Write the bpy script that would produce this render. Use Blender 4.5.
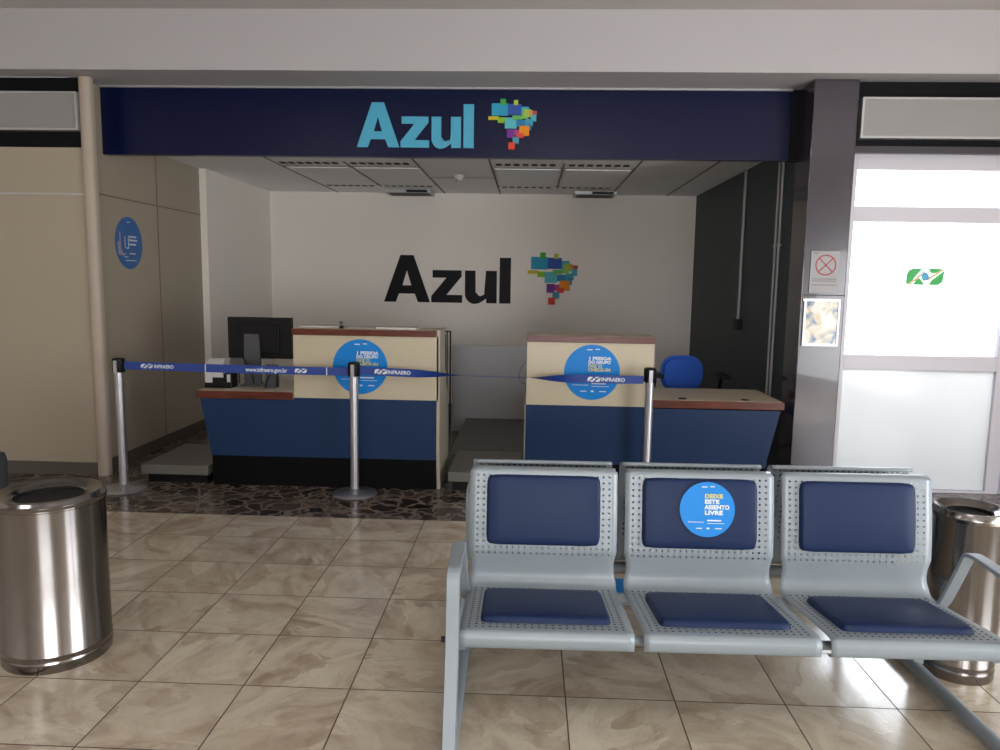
import bpy, bmesh, math, random
from mathutils import Vector, Matrix
for o in list(bpy.data.objects): bpy.data.objects.remove(o, do_unlink=True)
S = bpy.context.scene
COL = S.collection
random.seed(4)
PI = math.pi

# ------------------------------------------------------------------ camera
F_PX, PITCH, YAW, ROLL = 748.2, .1232, .038, .0155
cam_d = bpy.data.cameras.new('camera'); cam = bpy.data.objects.new('camera', cam_d); COL.objects.link(cam)
cam_d.sensor_fit = 'HORIZONTAL'; cam_d.sensor_width = 36; cam_d.lens = F_PX / 1000 * 36
cam_d.clip_start = .05; cam_d.clip_end = 300
Fv = Vector((-math.sin(YAW)*math.cos(PITCH), math.cos(YAW)*math.cos(PITCH), -math.sin(PITCH)))
Rv = Vector((math.cos(YAW), math.sin(YAW), 0)); Uv = Rv.cross(Fv)
R2 = Rv*math.cos(ROLL) + Uv*math.sin(ROLL); U2 = Uv*math.cos(ROLL) - Rv*math.sin(ROLL)
cam.matrix_world = Matrix(((R2.x, U2.x, -Fv.x, 0), (R2.y, U2.y, -Fv.y, 0), (R2.z, U2.z, -Fv.z, 1.6), (0, 0, 0, 1)))
S.camera = cam
S.view_settings.view_transform = 'Standard'; S.view_settings.look = 'None'
S.view_settings.exposure = .24; S.view_settings.gamma = 1.0
S.view_settings.use_curve_mapping = False

# ------------------------------------------------------------------ world and lights
W = bpy.data.worlds.new('sky'); S.world = W; W.use_nodes = True
nt = W.node_tree; bg = nt.nodes['Background']
bg.inputs[0].default_value = (.93, .965, 1, 1); bg.inputs[1].default_value = 3.0

def area(name, loc, direction, sx, sy, power, color=(1, 1, 1)):
    d = bpy.data.lights.new(name, 'AREA'); d.shape = 'RECTANGLE'; d.size = sx; d.size_y = sy
    d.energy = power; d.color = color
    o = bpy.data.objects.new(name, d); COL.objects.link(o); o.location = loc
    o.rotation_euler = Vector(direction).to_track_quat('-Z', 'Y').to_euler()
    return o
area('daylight_window_behind', (1.0, -4.9, 1.2), (0, 1, .45), 3.4, 1.9, 135, (.98, .975, 1))
area('daylight_window_right', (4.85, .6, 1.2), (-1, .30, .30), 2.6, 2.0, 130, (.93, .95, 1))
sd_ = bpy.data.lights.new('sun', 'SUN'); sd_.energy = 24; sd_.angle = .01; sd_.color = (1, .98, .97)
so_ = bpy.data.objects.new('sun', sd_); COL.objects.link(so_); so_.rotation_euler = Vector((-.62, .25, -.60)).to_track_quat('-Z', 'Y').to_euler(); so_.location = (9, -3, 8)
for x_, y_ in ((-3.2, -2.8), (.4, -2.8), (-3.2, .2), (.4, .2)):
    area('hall_fill_lamp', (x_, y_, 3.50), (0, 0, -1), 1.2, .6, 22, (1, .98, .99))  # unseen fill lamps, added so the lit floor bounces light upward
area('daylight_door', (3.2, 7.6, 2.0), (-.15, -1, -.15), 2.0, 1.6, 110, (.90, .95, 1))

# ------------------------------------------------------------------ material helpers
def lin(c, k=.86):
    if isinstance(c, str): c = tuple(int(c[i:i+2], 16)/255 for i in (0, 2, 4))
    return tuple(k*(x/12.92 if x <= .04045 else ((x+.055)/1.055)**2.4) for x in c) + (1,)
MATS = {}
def mat(name, color, rough=.5, metal=0, spec=.5, bump=0, bscale=60, var=0, vscale=6, coat=0, trans=0):
    if name in MATS: return MATS[name]
    m = bpy.data.materials.new(name); m.use_nodes = True; t = m.node_tree; b = t.nodes['Principled BSDF']
    c = lin(color, 1.0 if name in ('white_wall_paint', 'recess_ceiling_tile', 'unlit_diffuser', 'blue_chair_fabric') else .86)
    b.inputs['Base Color'].default_value = c; b.inputs['Roughness'].default_value = rough
    b.inputs['Metallic'].default_value = metal; b.inputs['Specular IOR Level'].default_value = spec
    b.inputs['Coat Weight'].default_value = coat
    tc = t.nodes.new('ShaderNodeTexCoord')
    if var:
        n = t.nodes.new('ShaderNodeTexNoise'); n.inputs['Scale'].default_value = vscale; n.inputs['Detail'].default_value = 5
        t.links.new(tc.outputs['Object'], n.inputs['Vector'])
        mx = t.nodes.new('ShaderNodeMix'); mx.data_type = 'RGBA'
        mx.inputs[6].default_value = tuple(x*(1-var) for x in c[:3])+(1,)
        mx.inputs[7].default_value = tuple(min(1, x*(1+var)) for x in c[:3])+(1,)
        t.links.new(n.outputs['Fac'], mx.inputs[0]); t.links.new(mx.outputs[2], b.inputs['Base Color'])
    if bump:
        n = t.nodes.new('ShaderNodeTexNoise'); n.inputs['Scale'].default_value = bscale; n.inputs['Detail'].default_value = 3
        t.links.new(tc.outputs['Object'], n.inputs['Vector'])
        bp = t.nodes.new('ShaderNodeBump'); bp.inputs['Strength'].default_value = bump; bp.inputs['Distance'].default_value = .002
        t.links.new(n.outputs['Fac'], bp.inputs['Height']); t.links.new(bp.outputs[0], b.inputs['Normal'])
    MATS[name] = m; return m

def wood():
    m = bpy.data.materials.new('brown_laminate'); m.use_nodes = True; t = m.node_tree; b = t.nodes['Principled BSDF']
    tc = t.nodes.new('ShaderNodeTexCoord'); mp = t.nodes.new('ShaderNodeMapping'); mp.inputs['Scale'].default_value = (2, 30, 40)
    n = t.nodes.new('ShaderNodeTexNoise'); n.inputs['Scale'].default_value = 2.5; n.inputs['Detail'].default_value = 6
    r = t.nodes.new('ShaderNodeValToRGB'); r.color_ramp.elements[0].color = lin('42190f'); r.color_ramp.elements[1].color = lin('743421')
    r.color_ramp.elements[0].position = .3; r.color_ramp.elements[1].position = .7
    t.links.new(tc.outputs['Object'], mp.inputs[0]); t.links.new(mp.outputs[0], n.inputs['Vector'])
    t.links.new(n.outputs['Fac'], r.inputs[0]); t.links.new(r.outputs[0], b.inputs['Base Color'])
    b.inputs['Roughness'].default_value = .3; b.inputs['Specular IOR Level'].default_value = .4
    return m

def floor_tiles():
    """polished beige marble-look tiles with dark joints"""
    m = bpy.data.materials.new('marble_tile_floor'); m.use_nodes = True; t = m.node_tree; N = t.nodes; L = t.links
    b = N['Principled BSDF']; tc = N.new('ShaderNodeTexCoord')
    def math_(op, a, bb=None, c=None):
        n = N.new('ShaderNodeMath'); n.operation = op
        for i, v in enumerate((a, bb, c)):
            if v is None: continue
            if isinstance(v, (int, float)): n.inputs[i].default_value = v
            else: L.new(v, n.inputs[i])
        return n.outputs[0]
    sep = N.new('ShaderNodeSeparateXYZ'); L.new(tc.outputs['Object'], sep.inputs[0])
    T = .4235
    u = math_('DIVIDE', math_('ADD', sep.outputs[0], 1.5247+T*40), T)
    v = math_('DIVIDE', math_('ADD', sep.outputs[1], -2.3262+T*40), T)
    fu, fv = math_('FRACT', u), math_('FRACT', v); iu, iv = math_('FLOOR', u), math_('FLOOR', v)
    du = math_('MINIMUM', fu, math_('SUBTRACT', 1, fu)); dv = math_('MINIMUM', fv, math_('SUBTRACT', 1, fv))
    d = math_('MINIMUM', du, dv)
    joint = math_('LESS_THAN', d, .0065)
    # a marble pattern of its own in each tile
    cb = N.new('ShaderNodeCombineXYZ'); L.new(iu, cb.inputs[0]); L.new(iv, cb.inputs[1])
    wn = N.new('ShaderNodeTexWhiteNoise'); wn.noise_dimensions = '3D'; L.new(cb.outputs[0], wn.inputs['Vector'])
    sc = N.new('ShaderNodeVectorMath'); sc.operation = 'SCALE'; sc.inputs['Scale'].default_value = 30; L.new(wn.outputs['Color'], sc.inputs[0])
    rot = N.new('ShaderNodeVectorRotate'); rot.rotation_type = 'Z_AXIS'; L.new(tc.outputs['Object'], rot.inputs['Vector'])
    L.new(math_('MULTIPLY', wn.outputs['Value'], 6.28), rot.inputs['Angle'])
    mp0 = N.new('ShaderNodeMapping'); mp0.inputs['Scale'].default_value = (1, 1.7, 1); L.new(rot.outputs[0], mp0.inputs[0])
    ad = N.new('ShaderNodeVectorMath'); ad.operation = 'ADD'; L.new(mp0.outputs[0], ad.inputs[0]); L.new(sc.outputs[0], ad.inputs[1])
    n1 = N.new('ShaderNodeTexNoise'); n1.inputs['Scale'].default_value = 2.6; n1.inputs['Detail'].default_value = 7; n1.inputs['Roughness'].default_value = .6; n1.inputs['Distortion'].default_value = 1.6
    L.new(ad.outputs[0], n1.inputs['Vector'])
    r1 = N.new('ShaderNodeValToRGB'); cr = r1.color_ramp
    cr.elements[0].position = .30; cr.elements[0].color = lin('9a8672')
    e = cr.elements.new(.40); e.color = lin('b6a48e')
    e = cr.elements.new(.50); e.color = lin('cdc0a8')
    e = cr.elements.new(.60); e.color = lin('d8ceb8')
    cr.elements[-1].position = .75; cr.elements[-1].color = lin('e4dccc')
    L.new(n1.outputs['Fac'], r1.inputs[0])
    # broken slab fragments
    vo = N.new('ShaderNodeTexVoronoi'); vo.feature = 'F1'; vo.inputs['Scale'].default_value = 5.5; vo.inputs['Randomness'].default_value = 1
    dis = N.new('ShaderNodeMix'); dis.data_type = 'VECTOR'; dis.inputs[0].default_value = .25
    L.new(ad.outputs[0], dis.inputs[4]); L.new(n1.outputs['Color'], dis.inputs[5]); L.new(dis.outputs[1], vo.inputs['Vector'])
    sp = N.new('ShaderNodeSeparateColor'); L.new(vo.outputs['Color'], sp.inputs[0])
    rv = N.new('ShaderNodeValToRGB'); rv.color_ramp.elements[0].color = lin('a69280'); rv.color_ramp.elements[1].color = lin('ded5c2')
    L.new(sp.outputs[0], rv.inputs[0])
    m1 = N.new('ShaderNodeMix'); m1.data_type = 'RGBA'; m1.inputs[0].default_value = .45
    L.new(r1.outputs[0], m1.inputs[6]); L.new(rv.outputs[0], m1.inputs[7])
    # thin dark veins
    n2 = N.new('ShaderNodeTexNoise'); n2.inputs['Scale'].default_value = 5; n2.inputs['Detail'].default_value = 5; n2.inputs['Distortion'].default_value = 1.8
    L.new(ad.outputs[0], n2.inputs['Vector'])
    vein = math_('MULTIPLY', math_('LESS_THAN', math_('ABSOLUTE', math_('SUBTRACT', n2.outputs['Fac'], .5)), .006), .16)
    m2 = N.new('ShaderNodeMix'); m2.data_type = 'RGBA'; L.new(vein, m2.inputs[0]); L.new(m1.outputs[2], m2.inputs[6]); m2.inputs[7].default_value = lin('5e4c42')
    m3 = N.new('ShaderNodeMix'); m3.data_type = 'RGBA'; L.new(joint, m3.inputs[0]); L.new(m2.outputs[2], m3.inputs[6]); m3.inputs[7].default_value = lin('4a3a30')
    L.new(m3.outputs[2], b.inputs['Base Color'])
    rr = math_('ADD', math_('MULTIPLY', joint, .5), math_('ADD', .13, math_('MULTIPLY', n1.outputs['Fac'], .12)))
    L.new(rr, b.inputs['Roughness']); b.inputs['Specular IOR Level'].default_value = .5
    bp = N.new('ShaderNodeBump'); bp.inputs['Strength'].default_value = .3; bp.inputs['Distance'].default_value = .001; bp.invert = True
    L.new(joint, bp.inputs['Height']); L.new(bp.outputs[0], b.inputs['Normal'])
    return m

def granite():
    m = bpy.data.materials.new('dark_cobbled_granite'); m.use_nodes = True; t = m.node_tree; N = t.nodes; L = t.links
    b = N['Principled BSDF']; tc = N.new('ShaderNodeTexCoord')
    nz = N.new('ShaderNodeTexNoise'); nz.inputs['Scale'].default_value = 6; L.new(tc.outputs['Object'], nz.inputs['Vector'])
    mx = N.new('ShaderNodeMix'); mx.data_type = 'VECTOR'; mx.inputs[0].default_value = .22
    L.new(tc.outputs['Object'], mx.inputs[4]); L.new(nz.outputs['Color'], mx.inputs[5])
    v = N.new('ShaderNodeTexVoronoi'); v.feature = 'DISTANCE_TO_EDGE'; v.inputs['Scale'].default_value = 8.5; L.new(mx.outputs[1], v.inputs['Vector'])
    v2 = N.new('ShaderNodeTexVoronoi'); v2.inputs['Scale'].default_value = 8.5; L.new(mx.outputs[1], v2.inputs['Vector'])
    sp = N.new('ShaderNodeSeparateColor'); L.new(v2.outputs['Color'], sp.inputs[0])
    rc = N.new('ShaderNodeValToRGB'); rc.color_ramp.elements[0].color = lin('231d1c'); rc.color_ramp.elements[1].color = lin('6b5e57'); L.new(sp.outputs[0], rc.inputs[0])
    re = N.new('ShaderNodeValToRGB'); re.color_ramp.elements[0].position = .03; re.color_ramp.elements[1].position = .10
    re.color_ramp.elements[0].color = (1, 1, 1, 1); re.color_ramp.elements[1].color = (0, 0, 0, 1); L.new(v.outputs['Distance'], re.inputs[0])
    m1 = N.new('ShaderNodeMix'); m1.data_type = 'RGBA'; L.new(re.outputs[0], m1.inputs[0]); L.new(rc.outputs[0], m1.inputs[6]); m1.inputs[7].default_value = lin('8a7c70')
    L.new(m1.outputs[2], b.inputs['Base Color']); b.inputs['Roughness'].default_value = .22
    return m

def brushed(name, color, rough):
    m = mat(name, color, rough, 1.0); t = m.node_tree; N = t.nodes
    tc = N.new('ShaderNodeTexCoord'); mp = N.new('ShaderNodeMapping'); mp.inputs['Scale'].default_value = (9, 9, .7)
    n = N.new('ShaderNodeTexNoise'); n.inputs['Scale'].default_value = 2; n.inputs['Detail'].default_value = 4
    t.links.new(tc.outputs['Object'], mp.inputs[0]); t.links.new(mp.outputs[0], n.inputs['Vector'])
    mr = N.new('ShaderNodeMapRange'); mr.inputs[3].default_value = rough*.55; mr.inputs[4].default_value = rough*1.7
    t.links.new(n.outputs['Fac'], mr.inputs[0]); t.links.new(mr.outputs[0], N['Principled BSDF'].inputs['Roughness'])
    return m

def perforated(zones):
    """grey powder-coated sheet with round holes, open on the back, painted as shaded dots on the seat; u across, v along the sheet, in metres"""
    m = bpy.data.materials.new('perforated_grey_sheet'); m.use_nodes = True; t = m.node_tree; N = t.nodes; L = t.links
    b = N['Principled BSDF']; b.inputs['Base Color'].default_value = lin('8f999f'); b.inputs['Metallic'].default_value = .1; b.inputs['Roughness'].default_value = .36
    uv = N.new('ShaderNodeUVMap'); uv.uv_map = 'sheet'; sep = N.new('ShaderNodeSeparateXYZ'); L.new(uv.outputs[0], sep.inputs[0])
    def mm(op, a, bb=None):
        n = N.new('ShaderNodeMath'); n.operation = op
        for i, v in enumerate((a, bb)):
            if v is None: continue
            if isinstance(v, (int, float)): n.inputs[i].default_value = v
            else: L.new(v, n.inputs[i])
        return n.outputs[0]
    P = .0240
    def cell(x, off=0): return mm('MULTIPLY', mm('SUBTRACT', mm('FRACT', mm('ADD', mm('DIVIDE', mm('SUBTRACT', x, off), P), 100.5)), .5), P)
    cx = cell(sep.outputs[0]); sel = mm('GREATER_THAN', sep.outputs[1], zones[1][0]-.01)
    ca, cb2 = cell(sep.outputs[1], zones[0][0]+P/2), cell(sep.outputs[1], zones[1][0]+P/2)
    cy = mm('ADD', mm('MULTIPLY', ca, mm('SUBTRACT', 1, sel)), mm('MULTIPLY', cb2, sel))
    r = mm('SQRT', mm('ADD', mm('MULTIPLY', cx, cx), mm('MULTIPLY', cy, cy)))
    hole = mm('LESS_THAN', r, .0043)
    inx = mm('LESS_THAN', mm('ABSOLUTE', sep.outputs[0]), .275)
    z = None
    for a, c in zones:
        k = mm('MULTIPLY', mm('GREATER_THAN', sep.outputs[1], a), mm('LESS_THAN', sep.outputs[1], c))
        z = k if z is None else mm('MAXIMUM', z, k)
    h = mm('MULTIPLY', mm('MULTIPLY', hole, inx), z)
    tr = N.new('ShaderNodeBsdfTransparent'); ms = N.new('ShaderNodeMixShader'); dk = N.new('ShaderNodeBsdfDiffuse'); dk.inputs[0].default_value = (.03, .03, .035, 1)  # seat holes are not cut: dark dots painted for the shade inside them
    hm = N.new('ShaderNodeMixShader'); L.new(sel, hm.inputs[0]); L.new(dk.outputs[0], hm.inputs[1]); L.new(tr.outputs[0], hm.inputs[2])
    L.new(h, ms.inputs[0]); L.new(b.outputs[0], ms.inputs[1]); L.new(hm.outputs[0], ms.inputs[2])
    L.new(ms.outputs[0], N['Material Output'].inputs['Surface'])
    return m

def glass_clear():
    m = bpy.data.materials.new('clear_glass'); m.use_nodes = True; t = m.node_tree; N = t.nodes; N.remove(N['Principled BSDF'])
    tr = N.new('ShaderNodeBsdfTransparent'); tr.inputs[0].default_value = (.97, .98, 1, 1)
    g = N.new('ShaderNodeBsdfGlossy'); g.inputs['Roughness'].default_value = .02; fr = N.new('ShaderNodeFresnel')
    ms = N.new('ShaderNodeMixShader'); t.links.new(fr.outputs[0], ms.inputs[0]); t.links.new(tr.outputs[0], ms.inputs[1]); t.links.new(g.outputs[0], ms.inputs[2])
    t.links.new(ms.outputs[0], N['Material Output'].inputs['Surface']); return m
def glass_frosted():
    m = bpy.data.materials.new('frosted_glass'); m.use_nodes = True; t = m.node_tree; N = t.nodes; N.remove(N['Principled BSDF'])
    tr = N.new('ShaderNodeBsdfTranslucent'); tr.inputs[0].default_value = (.70, .70, .70, 1)
    g = N.new('ShaderNodeBsdfGlossy'); g.inputs['Roughness'].default_value = .12; fr = N.new('ShaderNodeFresnel')
    ms = N.new('ShaderNodeMixShader'); t.links.new(fr.outputs[0], ms.inputs[0]); t.links.new(tr.outputs[0], ms.inputs[1]); t.links.new(g.outputs[0], ms.inputs[2])
    t.links.new(ms.outputs[0], N['Material Output'].inputs['Surface']); return m

M = dict(
 tiles=floor_tiles(), granite=granite(), wood=wood(),
 beam=mat('painted_white_beam', 'bdbbbe', .6, var=.03, vscale=2),
 hallceil=mat('painted_ceiling', 'c6c1c0', .7),
 white=mat('white_wall_paint', 'eee8df', .62, var=.03, vscale=1.5),
 beige=mat('beige_wall_panel', 'b0a592', .5, var=.03, vscale=1.2),
 pilaster=mat('cream_pilaster', 'bbae9f', .5),
 darkwall=mat('dark_grey_wall', '3c474e', .6, var=.08, vscale=3),
 darkcol=mat('dark_granite_column', '38343f', .22, var=.12, vscale=5, coat=.4),
 blackband=mat('black_recess', '0c0d12', .6, spec=.15),
 navy=mat('navy_fascia', '07113a', .28, spec=.25),
 ceiltile=mat('recess_ceiling_tile', 'f6f4f4', .75, bump=.15, bscale=150),
 joint=mat('panel_joint_brown', '837564', .6), seam=mat('dark_seam', '5c564e', .7),
 cgrid=mat('ceiling_joint', '6c6968', .7),
 lighttrim=mat('light_aluminium_trim', 'c3c5c8', .35, .5),
 signface=mat('light_box_face', '9a9998', .4, var=.03),
 cream=mat('cream_laminate', 'c8bda2', .4, var=.02),
 creamside=mat('cream_edge', 'b9b1a0', .45),
 blue=mat('navy_counter_laminate', '16335a', .45, spec=.25, var=.05, vscale=2),
 plinth=mat('black_plinth', '060608', .6, spec=.12),
 black=mat('black_plastic', '0b0b0e', .5, spec=.25),
 darkgrey=mat('dark_grey_plastic', '4a4c50', .45),
 whiteplast=mat('white_plastic', 'd8d8d6', .4),
 paper=mat('white_paper', 'd9d6cf', .7),
 cyan=mat('cyan_vinyl', '4db4d8', .35),
 inkblack=mat('black_vinyl_letters', '0a0a14', .5, spec=.2),
 sticker=mat('blue_sticker', '0f86dc', .4, spec=.25),
 stickerdim=mat('blue_wall_sticker', '1a66b0', .35),
 stwhite=mat('sticker_white_print', 'dfe8f0', .4),
 styellow=mat('sticker_yellow_print', 'c9c878', .4),
 chrome=mat('polished_steel', '908c8a', .17, 1.0),
 pole=mat('satin_steel_pole', 'c2c2c8', .3, .85),
 greymetal=mat('grey_powder_coat', '8e979e', .38, .1),
 greydark=mat('grey_sheet_panel', 'a9a9ab', .45, .1, var=.05),
 scale=mat('scale_platform_steel', '77756f', .42, .35, var=.08, vscale=8),
 belt=mat('dark_belt_rubber', '70706b', .6, var=.1, vscale=8),
 cushion=mat('navy_vinyl_cushion', '182a4e', .45, spec=.2, bump=.12, bscale=320),
 beltblue=mat('blue_webbing', '1d3f93', .5, bump=.2, bscale=500),
 chairblue=mat('blue_chair_fabric', '1450b4', .75, bump=.2, bscale=400),
 alu=mat('white_aluminium_frame', 'dad8e2', .4),
 dark=mat('bin_inside_black', '050505', .8),
 green=mat('green_logo_film', '3fbf5f', .5), sky=mat('light_blue_film', '58b8e6', .5), yell=mat('pale_yellow_film', 'e3d79a', .5),
 plate=mat('white_notice_plate', 'a09ea2', .35), red=mat('red_print', 'a8423c', .5),
 ground=mat('outside_paving', 'cfcfca', .8, var=.05), concrete=mat('outside_concrete', 'b8bcc0', .8, var=.05),
 clear=glass_clear(), frost=glass_frosted(),
)

# ------------------------------------------------------------------ mesh helpers (all in world coordinates)
def B(): return bmesh.new()
def box(bm, x0, x1, y0, y1, z0, z1, bev=0):
    r = bmesh.ops.create_cube(bm, size=1)
    for v in r['verts']:
        v.co = Vector(((x0+x1)/2+v.co.x*(x1-x0), (y0+y1)/2+v.co.y*(y1-y0), (z0+z1)/2+v.co.z*(z1-z0)))
    if bev:
        es = list({e for v in r['verts'] for e in v.link_edges})
        bmesh.ops.bevel(bm, geom=es, offset=bev, segments=2, affect='EDGES', profile=.6)
    return bm
def prism(bm, pts, axis, a, b):
    """extrude a 2-D outline: axis 'x' -> pts are (y,z); 'y' -> (x,z); 'z' -> (x,y)"""
    def P(p, t): return {'x': (t, p[0], p[1]), 'y': (p[0], t, p[1]), 'z': (p[0], p[1], t)}[axis]
    v0 = [bm.verts.new(P(p, a)) for p in pts]; v1 = [bm.verts.new(P(p, b)) for p in pts]
    n = len(pts); fs = [bm.faces.new(v0), bm.faces.new(v1[::-1])]
    for i in range(n): fs.append(bm.faces.new((v0[i], v1[i], v1[(i+1) % n], v0[(i+1) % n])))
    bmesh.ops.recalc_face_normals(bm, faces=fs)
    return bm
def cyl(bm, c, r, h, axis='z', seg=32, r2=None):
    rr = bmesh.ops.create_cone(bm, cap_ends=True, segments=seg, radius1=r, radius2=r if r2 is None else r2, depth=h)
    rot = {'z': Matrix.Identity(3), 'x': Matrix.Rotation(PI/2, 3, 'Y'), 'y': Matrix.Rotation(-PI/2, 3, 'X')}[axis]
    for v in rr['verts']: v.co = rot @ v.co + Vector(c)
    return bm
def lathe(bm, prof, c, seg=64):
    rings = []
    for r, z in prof:
        if r < 1e-6: rings.append([bm.verts.new((c[0], c[1], c[2]+z))]); continue
        rings.append([bm.verts.new((c[0]+r*math.cos(2*PI*i/seg), c[1]+r*math.sin(2*PI*i/seg), c[2]+z)) for i in range(seg)])
    for a, b in zip(rings, rings[1:]):
        for i in range(seg):
            j = (i+1) % seg
            if len(a) == 1 and len(b) == 1: continue
            if len(a) == 1: bm.faces.new((a[0], b[i], b[j]))
            elif len(b) == 1: bm.faces.new((a[i], a[j], b[0]))
            else: bm.faces.new((a[i], a[j], b[j], b[i]))
    bmesh.ops.recalc_face_normals(bm, faces=bm.faces[:])
    return bm
def tube(bm, pts, r, seg=12, flat=None):
    """round tube along points; flat=(ra,rb) gives an oval section"""
    pts = [Vector(p) for p in pts]; rings = []
    up = Vector((1, 0, 0)) if all(abs(p.x-pts[0].x) < 1e-4 for p in pts) else None
    for i, p in enumerate(pts):
        d = (pts[min(i+1, len(pts)-1)] - pts[max(i-1, 0)]).normalized()
        a = up if up is not None else (Vector((0, 0, 1)).cross(d) if abs(d.z) < .95 else Vector((1, 0, 0)).cross(d)).normalized()
        b = d.cross(a).normalized(); ra, rb = flat if flat else (r, r)
        rings.append([bm.verts.new(p + a*ra*math.cos(2*PI*k/seg) + b*rb*math.sin(2*PI*k/seg)) for k in range(seg)])
    fs = []
    for A, C in zip(rings, rings[1:]):
        for k in range(seg): fs.append(bm.faces.new((A[k], A[(k+1) % seg], C[(k+1) % seg], C[k])))
    fs.append(bm.faces.new(rings[0][::-1])); fs.append(bm.faces.new(rings[-1]))
    bmesh.ops.recalc_face_normals(bm, faces=fs)
    return bm
def smooth_path(pts, n=6):
    out = []; P = [Vector(p) for p in pts]; P = [P[0]*2-P[1]] + P + [P[-1]*2-P[-2]]
    for i in range(1, len(P)-2):
        for k in range(n):
            t = k/n; a, b, c, d = P[i-1:i+3]
            out.append(.5*((2*b)+(c-a)*t+(2*a-5*b+4*c-d)*t*t+(3*b-a-3*c+d)*t**3))
    out.append(P[-2]); return out

WL = {}
def props(o, label=None, cat=None, group=None, kind=None):
    if label: o['label'] = label
    if cat: o['category'] = cat
    if group: o['group'] = group
    if kind: o['kind'] = kind
    return o
def thing(name, loc, label, cat, group=None):
    o = bpy.data.objects.new(name, None); COL.objects.link(o); o.location = loc; o.empty_display_size = .1
    WL[o] = Vector(loc); return props(o, label, cat, group)
def obj(name, bm, m, parent=None, smooth=None, label=None):
    me = bpy.data.meshes.new(name)
    if parent is None:
        xs = [v.co for v in bm.verts]
        lo = Vector([min(c[i] for c in xs) for i in range(3)]); hi = Vector([max(c[i] for c in xs) for i in range(3)])
        base = Vector(((lo.x+hi.x)/2, (lo.y+hi.y)/2, lo.z))
    else: base = WL[parent]
    bmesh.ops.translate(bm, verts=bm.verts[:], vec=-base)
    bm.to_mesh(me); bm.free()
    mlist = m if isinstance(m, (list, tuple)) else [m]
    for x in mlist: me.materials.append(x)
    if smooth is not None:
        for p in me.polygons: p.use_smooth = True
        me.set_sharp_from_angle(angle=math.radians(smooth))
    o = bpy.data.objects.new(name, me); COL.objects.link(o)
    if parent is None: o.location = base
    else: o.parent = parent
    WL[o] = base
    if label: o['label'] = label
    return o
def struct(name, bm, m, parent=None, smooth=None):
    o = obj(name, bm, m, parent, smooth)
    if parent is None: o['kind'] = 'structure'
    return o
def struct_at(bm):  # keep world origin so that procedural patterns stay aligned
    return bm
def text_bm(body, size, origin, xdir, ydir, offset=0.0, depth=.0006, align='LEFT', spacing=1.0, fit=None):
    """lettering as mesh; origin = baseline start, xdir/ydir = unit vectors in world"""
    cu = bpy.data.curves.new('t', 'FONT'); cu.body = body; cu.size = size; cu.offset = offset*size
    cu.align_x = align; cu.space_character = spacing; cu.resolution_u = 3
    to = bpy.data.objects.new('t', cu); COL.objects.link(to)
    bpy.context.view_layer.update()
    me = bpy.data.meshes.new_from_object(to.evaluated_get(bpy.context.evaluated_depsgraph_get()))
    bpy.data.objects.remove(to, do_unlink=True)
    bm = B(); bm.from_mesh(me); bpy.data.meshes.remove(me)
    k = 1
    if fit:
        w = max(v.co.x for v in bm.verts)-min(v.co.x for v in bm.verts); k = fit/w
    X, Y, O = Vector(xdir), Vector(ydir), Vector(origin); Z = X.cross(Y)
    for v in bm.verts: v.co = O + X*(v.co.x*k) + Y*v.co.y + Z*depth
    return bm
def join(bm, other):
    me = bpy.data.meshes.new('tmp'); other.to_mesh(me); other.free(); bm.from_mesh(me); bpy.data.meshes.remove(me); return bm
def quad(bm, o, X, Y, x0, x1, y0, y1, d):
    O, X, Y = Vector(o), Vector(X), Vector(Y); Z = X.cross(Y)
    bm.faces.new([bm.verts.new(O + X*a + Y*b + Z*d) for a, b in ((x0, y0), (x1, y0), (x1, y1), (x0, y1))])
    return bm
def disc(bm, o, X, Y, r, t, seg=48):
    O, X, Y = Vector(o), Vector(X), Vector(Y); Z = X.cross(Y)
    a = [O+X*r*math.cos(2*PI*i/seg)+Y*r*math.sin(2*PI*i/seg) for i in range(seg)]
    v0 = [bm.verts.new(p) for p in a]; v1 = [bm.verts.new(p+Z*t) for p in a]
    bm.faces.new(v0[::-1]); bm.faces.new(v1)
    for i in range(seg): bm.faces.new((v0[i], v0[(i+1) % seg], v1[(i+1) % seg], v1[i]))
    bmesh.ops.recalc_face_normals(bm, faces=bm.faces[:])
    return bm

# ================================================================== THE SETTING
XL, XR, YB, HC = -3.38, 2.08, 9.75, 2.72      # recess: left, right, back, ceiling
YG = 4.867                                     # edge between light tiles and granite
def plane_world(name, x0, x1, y0, y1, z0, z1, m):
    bm = box(B(), x0, x1, y0, y1, z0, z1); me = bpy.data.meshes.new(name); bm.to_mesh(me); bm.free(); me.materials.append(m)
    o = bpy.data.objects.new(name, me); COL.objects.link(o); o['kind'] = 'structure'; WL[o] = Vector((0, 0, 0)); return o
plane_world('floor', -6, 5, -5, YG, -.1, 0, M['tiles'])
plane_world('floor', -6, 5, YG, YB, -.1, 0, M['granite'])
# recess walls
struct('wall_back', box(B(), XL-.1, XR+.1, YB, YB+.1, 0, HC), M['white'])
YW = 7.82
XN = XL-.072
wl = struct('wall_left', box(B(), XN-.12, XN, 5.83, YW, 0, 3.1), M['beige'])
sm = B()
box(sm, XN, XN+.004, 5.83, YW, 2.245, 2.257)
box(sm, XN, XN+.004, 6.90, 6.912, 0, HC)
struct('wall_panel_joint', sm, M['joint'], wl)
struct('wall_left', box(B(), XL-.12, XL, YW, YB, 0, HC), M['white'])
struct('wall_right', box(B(), XR, XR+.1, 6.06, YB, 0, HC), M['darkwall'])
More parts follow.
